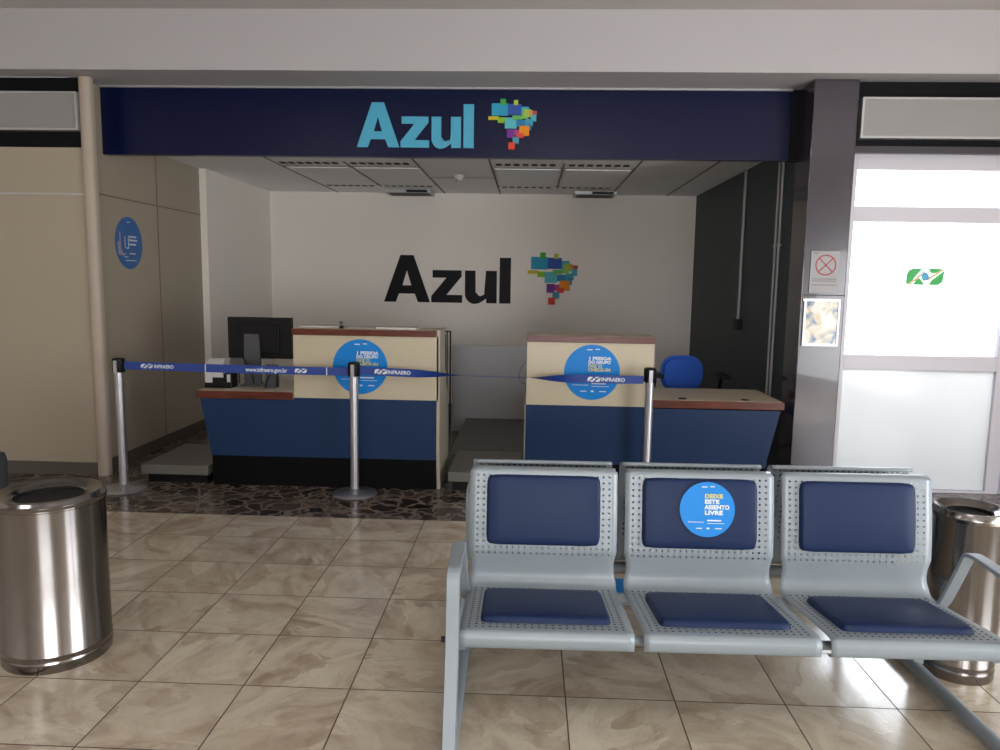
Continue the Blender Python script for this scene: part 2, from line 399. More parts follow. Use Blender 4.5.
# dropped ceiling of the recess
ceil = struct('ceiling', box(B(), XN, XR+.1, 6.12, YB+.1, HC, HC+.08), M['ceiltile'])
g = B()
GX = [-3.18, -2.49, -1.80, -1.11, -.40, .30, 1.0, 1.70]
for x in GX:
    if x in (-1.80, .30): box(g, x-.008, x+.008, 7.25, 9.1, HC-.004, HC)
    elif x == -3.18: continue
    else: box(g, x-.008, x+.008, 6.12, YB, HC-.004, HC)
for y in (7.56, 8.95):
    box(g, -2.49, -1.11, y-.01, y+.01, HC-.004, HC); box(g, -.40, 1.0, y-.01, y+.01, HC-.004, HC)
box(g, -1.11, -.40, 8.3, 8.31, HC-.003, HC)
struct('ceiling_joint', g, M['cgrid'], ceil)
# beam over the shop front, hall ceiling
struct('ceiling_beam', box(B(), -6, 5, 5.6, 6.14, 3.105, 3.53), M['beam'])
struct('ceiling', box(B(), -6, 5, -5, 6.14, 3.53, 3.63), M['hallceil'])
# front walls
struct('wall_front_left', box(B(), -6, XN-.013, 5.8, 5.829, 0, 2.58), M['beige'])
struct('wall_front_left', box(B(), -6, XN-.013, 5.81, 5.829, 2.58, 3.1), M['blackband'])
struct('trim_1', box(B(), -6, XN-.013, 5.79, 5.8, 2.222, 2.236), M['lighttrim'])
struct('baseboard_front_left', box(B(), -6, XN-.013, 5.785, 5.8, 0, .10), M['seam'])
bb = B(); box(bb, XN, XN+.012, 5.83, YW, 0, .10)
struct('baseboard_left', bb, M['seam'])
# cream pilaster with rounded nose, left of the opening
pb = B()
pts = [(XN-.012, 5.829), (XN-.012, 5.79)]
for k in range(9):
    a = PI - PI*k/8; pts.append((XN+.035+.047*math.cos(a), 5.79-.03*math.sin(a)))
pts += [(XN+.082, 5.829)]
prism(pb, pts, 'z', 0, 3.1); struct('column_left', pb, M['pilaster'], smooth=40)
# dark column right of the opening
cb_ = box(B(), XR-.038, XR+.285, 5.75, 6.059, 0, 3.1, .006)
colr = struct('column_right', cb_, M['darkcol'])
s_ = B(); box(s_, XR-.039, XR+.286, 5.748, 5.751, 1.538, 1.544); struct('panel_joint', s_, M['black'], colr)
# wall over the door and to the right
struct('wall_front_right', box(B(), XR+.285, 5, 5.81, 6.06, 2.62, 3.1), M['blackband'])
struct('trim_2', box(B(), XR+.285, 5, 5.76, 5.809, 2.585, 2.635), mat('dark_trim', '38343c', .35))
struct('wall_front_right', box(B(), 4.25, 5, 5.86, 6.06, 0, 2.62), M['beige'])
# hall walls that the photograph does not show, with window openings that let daylight in
def wall_open(name, axis, c, a0, a1, z1, openings, m):
    bm = B(); xs = sorted({a0, a1, *[v for o in openings for v in o[:2]]})
    for p, q in zip(xs, xs[1:]):
        op = [o for o in openings if o[0] <= p and o[1] >= q]
        segs = [(0, z1)] if not op else [(0, op[0][2]), (op[0][3], z1)]
        for s0, s1 in segs:
            if s1-s0 < .01: continue
            if axis == 'y': box(bm, p, q, c, c+.15, s0, s1)
            else: box(bm, c, c+.15, p, q, s0, s1)
    return struct(name, bm, m)
wall_open('wall_behind', 'y', -5.15, -6, 5, 3.53, [(-.7, 2.7, .25, 2.15)], M['white'])
wall_open('wall_hall_right', 'x', 5.0, -5, 5.86, 3.53, [(-.7, 1.9, .2, 2.2)], M['white'])
struct('wall_hall_left', box(B(), -6.15, -6, -5, 6, 0, 3.53), M['white'])

# ------------------------------------------------------------------ glazed door on the right
DX0, DX1, DY = XR+.288, 3.72, 5.90
fr = B()
box(fr, DX0, DX0+.085, DY, DY+.06, 0, 2.60, .003); box(fr, 3.62, DX1, DY, DY+.06, 0, 2.60, .003)
box(fr, DX0+.085, 3.62, DY, DY+.06, 2.485, 2.60, .003); box(fr, DX0+.085, 3.62, DY, DY+.06, 2.10, 2.215, .003)
box(fr, DX0+.085, 3.62, DY, DY+.06, .97, 1.085, .003); box(fr, DX0+.085, 3.62, DY, DY+.06, 0, .02, .003)
door = struct('door_1', fr, M['alu'])
struct('glass_pane', box(B(), DX0+.085, 3.62, DY+.026, DY+.034, 2.215, 2.485), M['clear'], door)
struct('glass_pane', box(B(), DX0+.085, 3.62, DY+.026, DY+.034, 1.085, 2.10), M['clear'], door)
struct('glass_pane', box(B(), DX0+.085, 3.62, DY+.026, DY+.034, .02, .97), M['frost'], door)
f2 = B(); box(f2, 3.735, 3.79, DY, DY+.06, 0, 2.60, .003); box(f2, 4.19, 4.25, DY, DY+.06, 0, 2.60, .003)
for a, b in ((2.485, 2.60), (.97, 1.085), (0, .02)): box(f2, 3.79, 4.19, DY, DY+.06, a, b, .003)
d2 = struct('door_2', f2, M['alu'])
struct('glass_pane', box(B(), 3.79, 4.19, DY+.026, DY+.034, .02, .97), M['frost'], d2)
struct('glass_pane', box(B(), 3.79, 4.19, DY+.026, DY+.034, 1.085, 2.485), M['clear'], d2)
# film logo on the glass: two green leaves, pale stripes, blue dot
def emblem(name, o, X, w, h, mats, parent, d=.001):
    """two slanted leaves crossed by a diagonal stripe with a dot"""
    O = Vector(o); X = Vector(X); Zu = Vector((0, 0, 1)); Nn = X.cross(Zu)
    def poly(bm, pts, dd, mi):
        f = bm.faces.new([bm.verts.new(O + X*(a*w) + Zu*(b*h) + Nn*dd) for a, b in pts]); f.material_index = mi
    bm = B()
    poly(bm, [(0, .05), (0, .62), (.06, .9), (.16, 1), (.42, 1), (.26, .55), (.10, .05)], d, 0)
    poly(bm, [(.18, 0), (.50, 0), (.37, .40), (.30, .42)], d, 0)
    poly(bm, [(.56, 1), (.93, 1), (.80, .75), (.64, .70)], d, 0)
    poly(bm, [(.60, 0), (.86, 0), (.97, .22), (1, .9), (.80, .55), (.66, .28)], d, 0)
    poly(bm, [(.02, .0), (.12, 0), (.52, .75), (.46, .85)], d*1.2, 1)
    poly(bm, [(.50, .35), (.58, .25), (1, .93), (.94, 1)], d*1.2, 1)
    poly(bm, [(.5+.10*math.cos(a*PI/8), .5+.26*math.sin(a*PI/8)) for a in range(16)], d*1.5, 2)
    return obj(name, bm, mats, parent)
lg = emblem('glass_logo', (2.887, DY+.020, 1.63), (1, 0, 0), .285, .125, [M['green'], M['yell'], M['sky']], None, .002)
props(lg, 'green and light blue two-leaf emblem stuck on the glass door', 'sticker')

# outside
struct('ground_outside', box(B(), -2, 30, 6.10, 40, -.14, -.04), M['ground'])
# ================================================================== SIGNS
# --- Azul lettering: outlines in a unit box whose height is 1 (cap height)
def letter_A(bm, P):
    outer = [(0, 0), (.30, 1), (.56, 1), (.88, 0), (.62, 0), (.565, .19), (.29, .19), (.235, 0)]
    P(outer, [[(.345, .36), (.515, .36), (.43, .70)]])
def arc(cx, cy, rx, ry, a0, a1, n=10):
    return [(cx+rx*math.cos(math.radians(a0+(a1-a0)*i/n)), cy+ry*math.sin(math.radians(a0+(a1-a0)*i/n))) for i in range(n+1)]
LET = {
 'A': ([(0, 0), (.335, 1), (.60, 1), (.935, 0), (.69, 0), (.625, .18), (.305, .18), (.24, 0)], [(.375, .355), (.555, .355), (.465, .68)]),
 'z': ([(.96, 0), (.96, .135), (1.265, .53), (.985, .53), (.985, .69), (1.57, .69), (1.57, .56), (1.265, .165), (1.585, .165), (1.585, 0)], None),
 'u': ([(1.64, .69), (1.64, .25)] + arc(1.84, .20, .20, .22, 180, 270, 8)[1:] + [(1.93, 0), (2.02, .06), (2.07, .10), (2.07, 0), (2.28, 0), (2.28, .69), (2.06, .69), (2.06, .30)] + arc(1.955, .28, .105, .13, 0, -180, 10)[1:] + [(1.85, .69)], None),
 'l': ([(2.335, 0), (2.335, .97), (2.56, .97), (2.56, 0)], None)}
def azul(parent, x0, y, z0, w, h, depth, m):
    kx = w/2.56
    for n in 'Azul':
        out, hole = LET[n]; bm = B()
        if hole:   # split the A so that its counter stays open
            a, b, c = (.375, .355), (.555, .355), (.465, .68)
            parts = [[(0, 0), (.335, 1), (.465, 1), c, a, (.305, .18), (.24, 0)], [(.465, 1), (.60, 1), (.935, 0), (.69, 0), (.625, .18), b, c], [(.305, .18), a, b, (.625, .18)]]
        else: parts = [out]
        for p in parts:
            v0 = [bm.verts.new((x0+q[0]*kx, y-depth, z0+q[1]*h)) for q in p]
            v1 = [bm.verts.new((x0+q[0]*kx, y, z0+q[1]*h)) for q in p]
            f = bm.faces.new(v0)
            for i in range(len(p)): bm.faces.new((v0[i], v1[i], v1[(i+1) % len(p)], v0[(i+1) % len(p)]))
            bmesh.ops.triangulate(bm, faces=[f])
        bmesh.ops.recalc_face_normals(bm, faces=bm.faces[:])
        obj('letter', bm, m, parent)
MOSAIC = [ # x0,y0,x1,y1 (y down) in a 228 x 233 frame
 (15, 20, 90, 76, '3aa6cc'), (55, 0, 80, 28, '4fb04c'), (90, 23, 152, 73, '3f5fb4'), (117, 5, 137, 28, 'b8d24a'), (152, 36, 187, 76, '53b4cf'),
 (0, 80, 47, 96, 'd8c93a'), (44, 85, 77, 110, '93c83e'), (77, 86, 132, 136, '62c3cf'), (112, 76, 157, 96, '6dc06a'), (157, 62, 185, 92, '86c968'),
 (162, 48, 197, 83, 'a9cf58'), (187, 53, 207, 78, 'e0a052'), (204, 56, 224, 74, 'b8605c'), (197, 73, 222, 103, '58bcc8'), (132, 98, 182, 128, '3e86b8'),
 (172, 93, 207, 123, '49a8c4'), (182, 113, 199, 143, '4a84b4'), (87, 140, 122, 180, '7d3f9c'), (122, 143, 152, 170, 'b2508c'), (144, 125, 190, 170, 'f0952c'),
 (132, 158, 164, 180, 'e2504a'), (114, 176, 144, 206, '5c9cb4'), (95, 202, 125, 233, 'e4543f')]
def mosaic(parent, x0, y, z0, w, h):
    bm = B(); ms = []
    for i, (a, b, c, d, col) in enumerate(MOSAIC):
        ms.append(mat('mosaic_'+col, col, .6, spec=.15)); t = .004+.0012*i
        n0 = len(bm.faces); box(bm, x0+a/228*w, x0+c/228*w, y-t, y, z0+(233-d)/233*h, z0+(233-b)/233*h); bm.faces.ensure_lookup_table()
        for f in bm.faces[n0:]: f.material_index = i
    return obj('mosaic_map', bm, ms, parent)
# fascia over the opening
fs = thing('shop_fascia_sign', ((XL+2.0)/2, 6.05, 2.572), 'long navy fascia sign with light blue lettering and a mosaic map above the recess', 'sign')
obj('fascia_panel', box(B(), XN+.003, 1.985, 6.05, 6.12, 2.572, 3.088, .003), M['navy'], fs)
obj('top_trim', box(B(), XN+.003, 1.985, 6.035, 6.12, 3.089, 3.104), M['lighttrim'], fs)
obj('end_cap', box(B(), 1.986, XR-.001, 6.05, 6.12, 2.572, 3.1), M['blackband'], fs)
azul(fs, -1.391, 6.05, 2.645, .926, .342, .006, M['cyan'])
mosaic(fs, -.352, 6.05, 2.634, .385, .385)
# lettering on the back wall
ws = thing('wall_lettering', (-.64, YB, 1.33), 'black lettering with a mosaic map on the back wall behind the counters', 'sign')
azul(ws, -1.90, YB, 1.328, 1.65, .605, .008, M['inkblack'])
mosaic(ws, -.035, YB, 1.325, .655, .665)
# light boxes
def light_box(x0, x1, z0, z1, label):
    t = thing('light_box_sign', ((x0+x1)/2, 5.81, z0), label, 'sign', None)
    bm = B()
    box(bm, x0, x1, 5.75, 5.809, z1-.016, z1); box(bm, x0, x1, 5.75, 5.809, z0, z0+.016)
    box(bm, x0, x0+.016, 5.75, 5.809, z0+.016, z1-.016); box(bm, x1-.016, x1, 5.75, 5.809, z0+.016, z1-.016)
    obj('frame', bm, M['lighttrim'], t); obj('face', box(B(), x0+.016, x1-.016, 5.762, 5.809, z0+.016, z1-.016), M['signface'], t)
light_box(-5.6, XN-.014, 2.70, 2.985, 'blank grey light box sign in the dark band left of the cream pilaster')
light_box(2.395, 4.7, 2.69, 2.98, 'blank grey light box sign in the dark band above the glass door')
# notices on the dark column
t = thing('notice_plate', (2.20, 5.748, 1.555), 'small white plate with a crossed red circle on the dark column', 'sign')
obj('plate', box(B(), 2.093, 2.305, 5.742, 5.748, 1.555, 1.868, .001), M['plate'], t)
bm = B(); c0 = Vector((2.205, 5.7405, 1.765)); n = 40
for i in range(n):
    a, b = 2*PI*i/n, 2*PI*(i+1)/n
    P = lambda r, q: c0+Vector((r*math.cos(q), 0, r*math.sin(q)))
    bm.faces.new([bm.verts.new(p) for p in (P(.068, a), P(.068, b), P(.078, b), P(.078, a))])
for s in (1, -1):
    d = Vector((s, 0, 1)).normalized(); e = Vector((1, 0, -s)).normalized()*.004
    bm.faces.new([bm.verts.new(p) for p in (c0-d*.068-e, c0-d*.068+e, c0+d*.068+e, c0+d*.068-e)])
obj('red_cross_circle', bm, M['red'], t)
for z, w_, h_ in ((1.66, .18, .004), (1.645, .18, .004), (1.615, .18, .004), (1.85, .04, .006)): obj('small_print', quad(B(), (2.11, 5.741, z), (1, 0, 0), (0, 0, 1), 0, w_, 0, h_, 0), M['seam'], t)
def reflection_mat():  # colour patches painted as the reflections on a glossy panel
    m = bpy.data.materials.new('painted_reflection'); m.use_nodes = True; t_ = m.node_tree; N = t_.nodes; L = t_.links; b = N['Principled BSDF']
    tc = N.new('ShaderNodeTexCoord'); mp = N.new('ShaderNodeMapping'); mp.inputs['Scale'].default_value = (9, 1, 7); mp.inputs['Location'].default_value = (.3, 0, .9)
    n = N.new('ShaderNodeTexNoise'); n.inputs['Scale'].default_value = 1.2; n.inputs['Detail'].default_value = 3; n.inputs['Distortion'].default_value = .8
    r = N.new('ShaderNodeValToRGB'); e = r.color_ramp.elements; e[0].position = .33; e[0].color = lin('4a6a90'); e[1].position = .56; e[1].color = lin('f0ece2')
    x = r.color_ramp.elements.new(.42); x.color = lin('9fb3c4'); x = r.color_ramp.elements.new(.48); x.color = lin('dcc89a')
    L.new(tc.outputs['Object'], mp.inputs[0]); L.new(mp.outputs[0], n.inputs['Vector']); L.new(n.outputs['Fac'], r.inputs[0]); L.new(r.outputs[0], b.inputs['Base Color'])
    b.inputs['Roughness'].default_value = .12; return m
t = thing('framed_pane', (2.19, 5.748, 1.16), 'small glossy pale poster with painted reflections in a thin frame under the white plate on the dark column', 'pane')
bm = B(); box(bm, 2.052, 2.33, 5.736, 5.748, 1.495, 1.515); box(bm, 2.062, 2.33, 5.736, 5.748, 1.158, 1.178); box(bm, 2.062, 2.08, 5.736, 5.748, 1.178, 1.495); box(bm, 2.315, 2.33, 5.736, 5.748, 1.178, 1.495)
bmesh.ops.translate(bm, verts=bm.verts[:], vec=(.002, 0, 0))
obj('frame', bm, M['lighttrim'], t); obj('reflection_face', box(B(), 2.083, 2.316, 5.742, 5.748, 1.178, 1.495), reflection_mat(), t)

# --- round stickers
def sticker(name, o, X, r, lines, label, m=None, small=True, fs=.058):
    """o = centre on the surface"""
    X = Vector(X); Z = Vector((0, 0, 1)) if not isinstance(o, tuple) or len(o) == 3 else None
    t = thing(name, o, label, 'sticker')
    obj('disc', disc(B(), o, X, (0, 0, 1), r, .0015), m or M['sticker'], t)
    sticker_print(t, o, X, (0, 0, 1), r, lines)
    return t
def sticker_print(t, o, X, Y, r, lines, top=.51, step=.137, size=.155, x0=-.14):
    X, Y, O = Vector(X), Vector(Y), Vector(o); Nn = X.cross(Y)
    z = r*top
    for txt, col in lines:
        h = r*size
        obj('printed_text', text_bm(txt, h, O + X*(r*x0) + Y*(z-h*.35) + Nn*.002, X, Y, .05, fit=h*.64*len(txt)), M[col], t)
        z -= r*step
    for (a, b, yy, hh) in ((-.20, .0, .80, .035), (.10, .26, .82, .03), (.0, .50, -.42, .05), (-.70, -.12, -.47, .018), (0, .62, -.51, .018), (-.40, -.18, -.70, .03), (-.02, .08, -.71, .055), (.28, .52, -.70, .03)):
        obj('small_print', quad(B(), O, X, Y, a*r, b*r, yy*r, (yy+hh)*r, .002), M['stwhite'], t)

# ================================================================== COUNTERS
FY = 5.6
def counter(name, xs_out, xm, x_in, side, label):
    """xs_out outer x of low wing, xm where the tall block starts, x_in inner x; side=-1 low wing at the left"""
    lo, hi = min(xs_out, x_in), max(xs_out, x_in)
    t = thing(name, ((lo+hi)/2, FY+.3, 0), label, 'counter')
    tall = (min(xm, x_in), max(xm, x_in)); low = (min(xm, xs_out), max(xm, xs_out))
    s = side
    # plinth
    obj('plinth', box(B(), lo+(.10 if s < 0 else .012), hi-(.012 if s < 0 else .10), FY+.01, FY+.60, 0, .235), M['plinth'], t)
    # blue front with the slanting outer end
    if s < 0: pts = [(lo+.02, .685), (lo+.10, .235), (hi-.012, .235), (hi-.012, .70), (xm, .70), (xm, .685)]
    else: pts = [(hi-.02, .675), (hi-.115, .235), (lo, .235), (lo, .685), (xm, .685), (xm, .675)]
    obj('blue_front', prism(B(), pts, 'y', FY, FY+.022), M['blue'], t)
    # carcass
    if s < 0: cp = [(lo+.06, .685), (lo+.12, .235), (hi-.03, .235), (hi-.03, .685)]
    else: cp = [(hi-.06, .675), (hi-.14, .235), (lo+.03, .235), (lo+.03, .675)]
    obj('carcass', prism(B(), cp, 'y', FY+.023, FY+.60), M['blue'], t)
    # tall block: cream front, side panels, top
    obj('cream_front', box(B(), tall[0], tall[1]-(.0 if s < 0 else .008), FY-.004, FY+.02, .70 if s < 0 else .686, 1.185 if s < 0 else 1.17), M['cream'], t)
    ztop = 1.235 if s < 0 else 1.215
    if s < 0:
        sp = [(FY-.004, 1.235), (FY+.34, 1.235), (FY+.36, .9), (FY+.60, .6), (FY+.66, 0), (FY+.03, 0), (FY-.004, .3)]
        obj('side_panel', prism(B(), sp, 'x', x_in-.012, x_in+.012), M['creamside'], t)
        obj('side_panel', box(B(), xm, xm+.02, FY+.021, FY+.34, .74, 1.185), M['creamside'], t)
    else:
        obj('side_panel', box(B(), x_in, x_in+.02, FY+.021, FY+.34, .686, 1.17), M['creamside'], t)
        obj('side_panel', box(B(), xm-.02, xm, FY-.003, FY+.34, .676, 1.17), M['creamside'], t)
        obj('side_panel', box(B(), x_in-.012, x_in-.001, FY+.01, FY+.60, .0, .686), M['creamside'], t)
    obj('tall_top', box(B(), tall[0], tall[1]-(.014 if s < 0 else 0), FY-.01, FY+.34, ztop-.048, ztop-.002, .004), [M['cream']], t)
    obj('wood_edge', box(B(), tall[0]-.004, tall[1]-(.014 if s < 0 else -.002), FY-.022, FY-.010, ztop-.052, ztop-.004, .003), M['wood'], t)
    zl = .745
    w0, w1 = low
    if s < 0: w0 -= 0; w1 -= .002
    else: w0 += .002
    back = FY+.66
    obj('low_top', box(B(), w0+(.012 if s < 0 else 0), w1-(0 if s < 0 else .012), FY-.008, back, zl-.055, zl, .003), M['cream'], t)
    bm = box(B(), w0, w1, FY-.022, FY-.008, zl-.06, zl-.002, .003)
    if s > 0: box(bm, w1-.012, w1, FY-.008, back, zl-.06, zl-.002, .003)
    else: box(bm, w0, w0+.012, FY-.008, back, zl-.06, zl-.002, .003)
    obj('wood_edge', bm, M['wood'], t)
    return t
cl = counter('check_in_counter', -2.543, -1.787, -.680, -1, 'left navy and cream check-in counter with monitor on its low wing')
cr = counter('check_in_counter', 1.912, .938, -.012, 1, 'right navy and cream check-in counter with empty low wing beside the dark column')
for gx in (1.17, 1.64): obj('cable_grommet', cyl(B(), (gx, 5.655, .748), .030, .008, seg=24), M['black'], cr)
R_TXT = [('1 PESSOA', 'stwhite'), ('DO GRUPO', 'stwhite'), ('FAZ O', 'styellow'), ('CHECK-IN', 'styellow')]
sticker('round_sticker', (-1.275, FY-.004, .948), (1, 0, 0), .209, R_TXT, 'round blue check-in sticker on the cream front of the left counter')
sticker('round_sticker', (.477, FY-.004, .940), (1, 0, 0), .209, R_TXT, 'round blue check-in sticker on the cream front of the right counter')
# sticker on the beige side wall
wt = thing('round_sticker', (XN, 6.39, 1.885), 'round blue sticker on the beige left wall of the recess', 'sticker')
oo, XX = (XN, 6.39, 1.885), Vector((0, 1, 0))
bm = disc(B(), oo, XX, (0, 0, 1), .222, .0015); obj('disc', bm, M['stickerdim'], wt)
bm = B()
for (a, b, y0, h) in ((-.1, .1, .78, .03), (-.05, .55, .22, .06), (0, .6, .08, .07), (0, .5, -.08, .07), (0, .45, -.42, .04), (-.4, -.1, -.55, .03), (-.3, .5, -.68, .03), (-.32, -.27, -.2, .45), (-.2, -.02, -.22, .05), (-.08, -.02, -.2, .4)):
    obj('small_print', quad(B(), oo, XX, (0, 0, 1), a*.222, b*.222, y0*.222, (y0+h)*.222, .002), M['stwhite'], wt)
bm = B(); O = Vector(oo)
bm.faces.new([bm.verts.new(O+XX*(a*.222)+Vector((.0022, 0, b*.222))) for a, b in ((-.85, .0), (-.70, .05), (-.68, .42), (-.60, .42), (-.58, -.2), (-.45, -.38), (-.2, -.42), (-.45, -.50), (-.78, -.45))])
obj('printed_hand', bm, mat('pale_pink_print', 'a99ab8', .4), wt)

# things on the counters
def sheet(x, y, z, w, d, rot, h, name, label, m=None, group=None):
    bm = box(B(), -w/2, w/2, -d/2, d/2, 0, h, .001)
    bmesh.ops.rotate(bm, cent=(0, 0, 0), matrix=Matrix.Rotation(rot, 3, 'Z'), verts=bm.verts[:]); bmesh.ops.translate(bm, verts=bm.verts[:], vec=(x, y, z))
    return props(obj(name, bm, m or M['paper']), label, 'paper', group)
ZT = 1.2335
sheet(-1.62, 5.80, ZT, .30, .21, .05, .012, 'paper_stack', 'stack of white papers at the left end of the left counter top')
sheet(-1.28, 5.82, ZT, .21, .28, -.1, .006, 'paper_stack', 'thin sheaf of papers in the middle of the left counter top')
sheet(-1.0, 5.74, ZT, .31, .22, -.06, .014, 'paper_stack', 'stack of white papers at the right end of the left counter top')
pc = thing('desk_stamp', (-1.43, 5.65, ZT), 'tiny black stamp with a knob standing between papers on the left counter', 'stamp')
obj('base', box(B(), -1.445, -1.415, 5.635, 5.665, ZT, ZT+.02, .003), M['black'], pc)
bm = cyl(B(), (-1.43, 5.65, ZT+.03), .006, .02, seg=12); cyl(bm, (-1.43, 5.65, ZT+.046), .014, .014, seg=16); obj('knob', bm, M['darkgrey'], pc)
# monitor seen from behind
ZL = .7455
mo = thing('computer_monitor', (-2.16, 5.96, ZL), 'black computer monitor seen from behind on the left counter', 'monitor')
obj('screen_housing', box(B(), -2.425, -1.90, 5.93, 5.965, .96, 1.292, .006), M['black'], mo)
obj('rear_housing', box(B(), -2.33, -2.0, 5.912, 5.931, 1.0, 1.24, .008), M['black'], mo)
bm = prism(B(), [(-2.285, ZL+.012), (-2.145, ZL+.012), (-2.155, 1.16), (-2.275, 1.16)], 'y', 5.885, 5.911); obj('stand_column', bm, M['darkgrey'], mo)
obj('stand_base', box(B(), -2.30, -2.09, 5.84, 6.02, ZL, ZL+.012, .004), M['darkgrey'], mo)
obj('cable', tube(B(), smooth_path([(-2.29, 5.90, 1.06), (-2.30, 5.88, 1.02), (-2.27, 5.87, .95), (-2.22, 5.875, .85), (-2.2, 5.87, ZL+.02)]), .004), M['black'], mo)
# label printer
pr = thing('label_printer', (-2.40, 5.80, ZL), 'small black label printer with a white cover beside the monitor', 'printer')
obj('body', box(B(), -2.53, -2.31, 5.70, 5.83, ZL, ZL+.115, .012), M['black'], pr)
pts = [(5.695+.07+.075*math.cos(a), ZL+.13+.10*math.sin(a)) for a in [PI*1.15-PI*1.1*i/12 for i in range(13)]]
obj('cover', prism(B(), pts, 'x', -2.515, -2.375), M['whiteplast'], pr, smooth=30)
obj('front_flap', box(B(), -2.515, -2.46, 5.682, 5.699, ZL+.045, ZL+.15, .004), M['whiteplast'], pr)
obj('label_strip', box(B(), -2.345, -2.32, 5.692, 5.699, ZL+.05, ZL+.11), M['whiteplast'], pr)
ds = thing('document_stand', (-2.33, 5.99, ZL), 'grey slanted flat panel leaning behind the label printer', 'document holder')
bm = box(B(), -.09, .09, -.004, .004, 0, .17, .001); bmesh.ops.rotate(bm, cent=(0, 0, 0), matrix=Matrix.Rotation(-.9, 3, 'X'), verts=bm.verts[:]); bmesh.ops.translate(bm, verts=bm.verts[:], vec=(-2.37, 6.0, ZL+.14))
obj('panel', bm, M['signface'], ds); obj('support', box(B(), -2.375, -2.365, 5.995, 6.01, ZL, ZL+.15), M['darkgrey'], ds)
kb = thing('card_reader', (-2.00, 5.80, ZL), 'small dark card terminal standing right of the monitor stand', 'card terminal')
bm = prism(B(), [(5.76, ZL), (5.86, ZL), (5.85, ZL+.17), (5.82, ZL+.18)], 'x', -2.08, -1.99); obj('body', bm, M['darkgrey'], kb)
bm = B()
for i in range(3):
    for j in range(3): box(bm, -2.07+.026*i, -2.052+.026*i, 5.775+.013*j, 5.781+.013*j, ZL+.03+.036*j, ZL+.05+.036*j)
bm.free()
cbk = props(obj('cable', tube(B(), smooth_path([(-2.04, 5.78, ZL+.10), (-2.05, 5.74, ZL+.05), (-2.05, 5.72, ZL+.01)]), .005), M['black'], kb))
# lying receipts
sheet(-2.31, 5.70, ZL, .10, .07, .5, .002, 'receipt', 'small white slip lying before the monitor stand')
sheet(-1.96, 5.69, ZL+0, .07, .05, -.4, .010, 'receipt', 'small pale card lying by the right end of the low wing', M['signface'])
pn = props(obj('ruler', tube(B(), [(1.72, 6.18, ZL+.006), (1.80, 6.05, ZL+.006)], .005), M['cream']), 'thin pale stick lying at the back of the right low wing', 'ruler')

# ================================================================== BAGGAGE SCALES, BELT
def scale_platform(x0, x1, label):
    t = thing('baggage_scale', ((x0+x1)/2, 6.0, 0), label, 'scale')
    obj('platform', box(B(), x0, x1, 5.58, 6.35, .075, .15, .006), M['scale'], t)
    obj('base', box(B(), x0+.03, x1-.03, 5.63, 6.33, 0, .075), M['black'], t)
scale_platform(-3.0, -2.47, 'steel baggage scale platform between left wall and left counter')
scale_platform(-.60, -.04, 'steel baggage scale platform in the gap between the two counters')
bt = thing('baggage_belt', (-.3, 7.1, 0), 'dark baggage belt running back behind the gap between the counters', 'conveyor')
obj('belt', box(B(), -.66, .0, 6.37, 7.9, .10, .148, .005), M['belt'], bt)
obj('frame', box(B(), -.64, -.02, 6.39, 7.88, 0, .10), M['darkgrey'], bt)
pn_ = props(obj('metal_screen', box(B(), -.815, .25, 7.91, 7.94, 0, .93, .004), M['greydark']), 'plain grey metal screen standing behind the baggage belt', 'screen')
rk = thing('wall_rack', (-.80, 7.87, 0), 'narrow black metal rack with a ribbed box beside the grey screen', 'rack')
bm = B(); box(bm, -.868, -.858, 7.86, 7.88, 0, 1.07); box(bm, -.836, -.822, 7.86, 7.88, 0, 1.07); box(bm, -1.01, -.822, 7.86, 7.88, 1.07, 1.082); box(bm, -1.01, -.998, 7.86, 7.88, 0, 1.07)
obj('frame', bm, M['black'], rk)
obj('ribbed_box', box(B(), -.99, -.872, 7.82, 7.86, .66, 1.05, .003), M['darkgrey'], rk)
bm = B()
for i in range(9): box(bm, -.985, -.90, 7.812, 7.82, .68+.042*i, .697+.042*i)
obj('ribs', bm, M['lighttrim'], rk)
# plinth of low wing white feet
obj('loose_cable', tube(B(), smooth_path([(-.02, 5.7, 1.0), (-.055, 5.7, .95), (-.07, 5.7, .88), (-.05, 5.7, .84), (-.02, 5.7, .83)]), .002), M['darkgrey'], cr)

# ================================================================== OFFICE CHAIR behind the right counter
oc = thing('office_chair', (1.42, 7.0, 0), 'blue office chair with black armrests behind the right counter', 'office chair')
def rounded_slab(cx, cy, cz, w, h, th, r, n=6, dome=.02):
    bm = B(); pts = []
    for (sx, sz, a0) in ((1, 1, 0), (-1, 1, 90), (-1, -1, 180), (1, -1, 270)):
        for i in range(n+1):
            a = math.radians(a0+90*i/n); pts.append((cx+sx*(w/2-r)+r*math.cos(a), cz+sz*(h/2-r)+r*math.sin(a)))
    prism(bm, pts, 'y', cy-th/2, cy+th/2)
    bmesh.ops.bevel(bm, geom=[e for e in bm.edges if abs(e.verts[0].co.y-e.verts[1].co.y) < 1e-6 and len(e.link_faces) == 2 and abs(e.link_faces[0].normal.y-e.link_faces[1].normal.y) > .5], offset=th*.4, segments=4, affect='EDGES')
    return bm
obj('backrest', rounded_slab(1.41, 6.90, .795, .385, .33, .07, .13), M['chairblue'], oc, smooth=50)
obj('back_support', box(B(), 1.38, 1.45, 6.95, 6.975, .40, .80, .004), M['black'], oc)
bm = rounded_slab(1.42, 0, 7.12, .46, .44, .08, .12); 
for v in bm.verts: v.co = Vector((v.co.x, v.co.z, .45+v.co.y))
obj('seat', bm, M['chairblue'], oc, smooth=50)
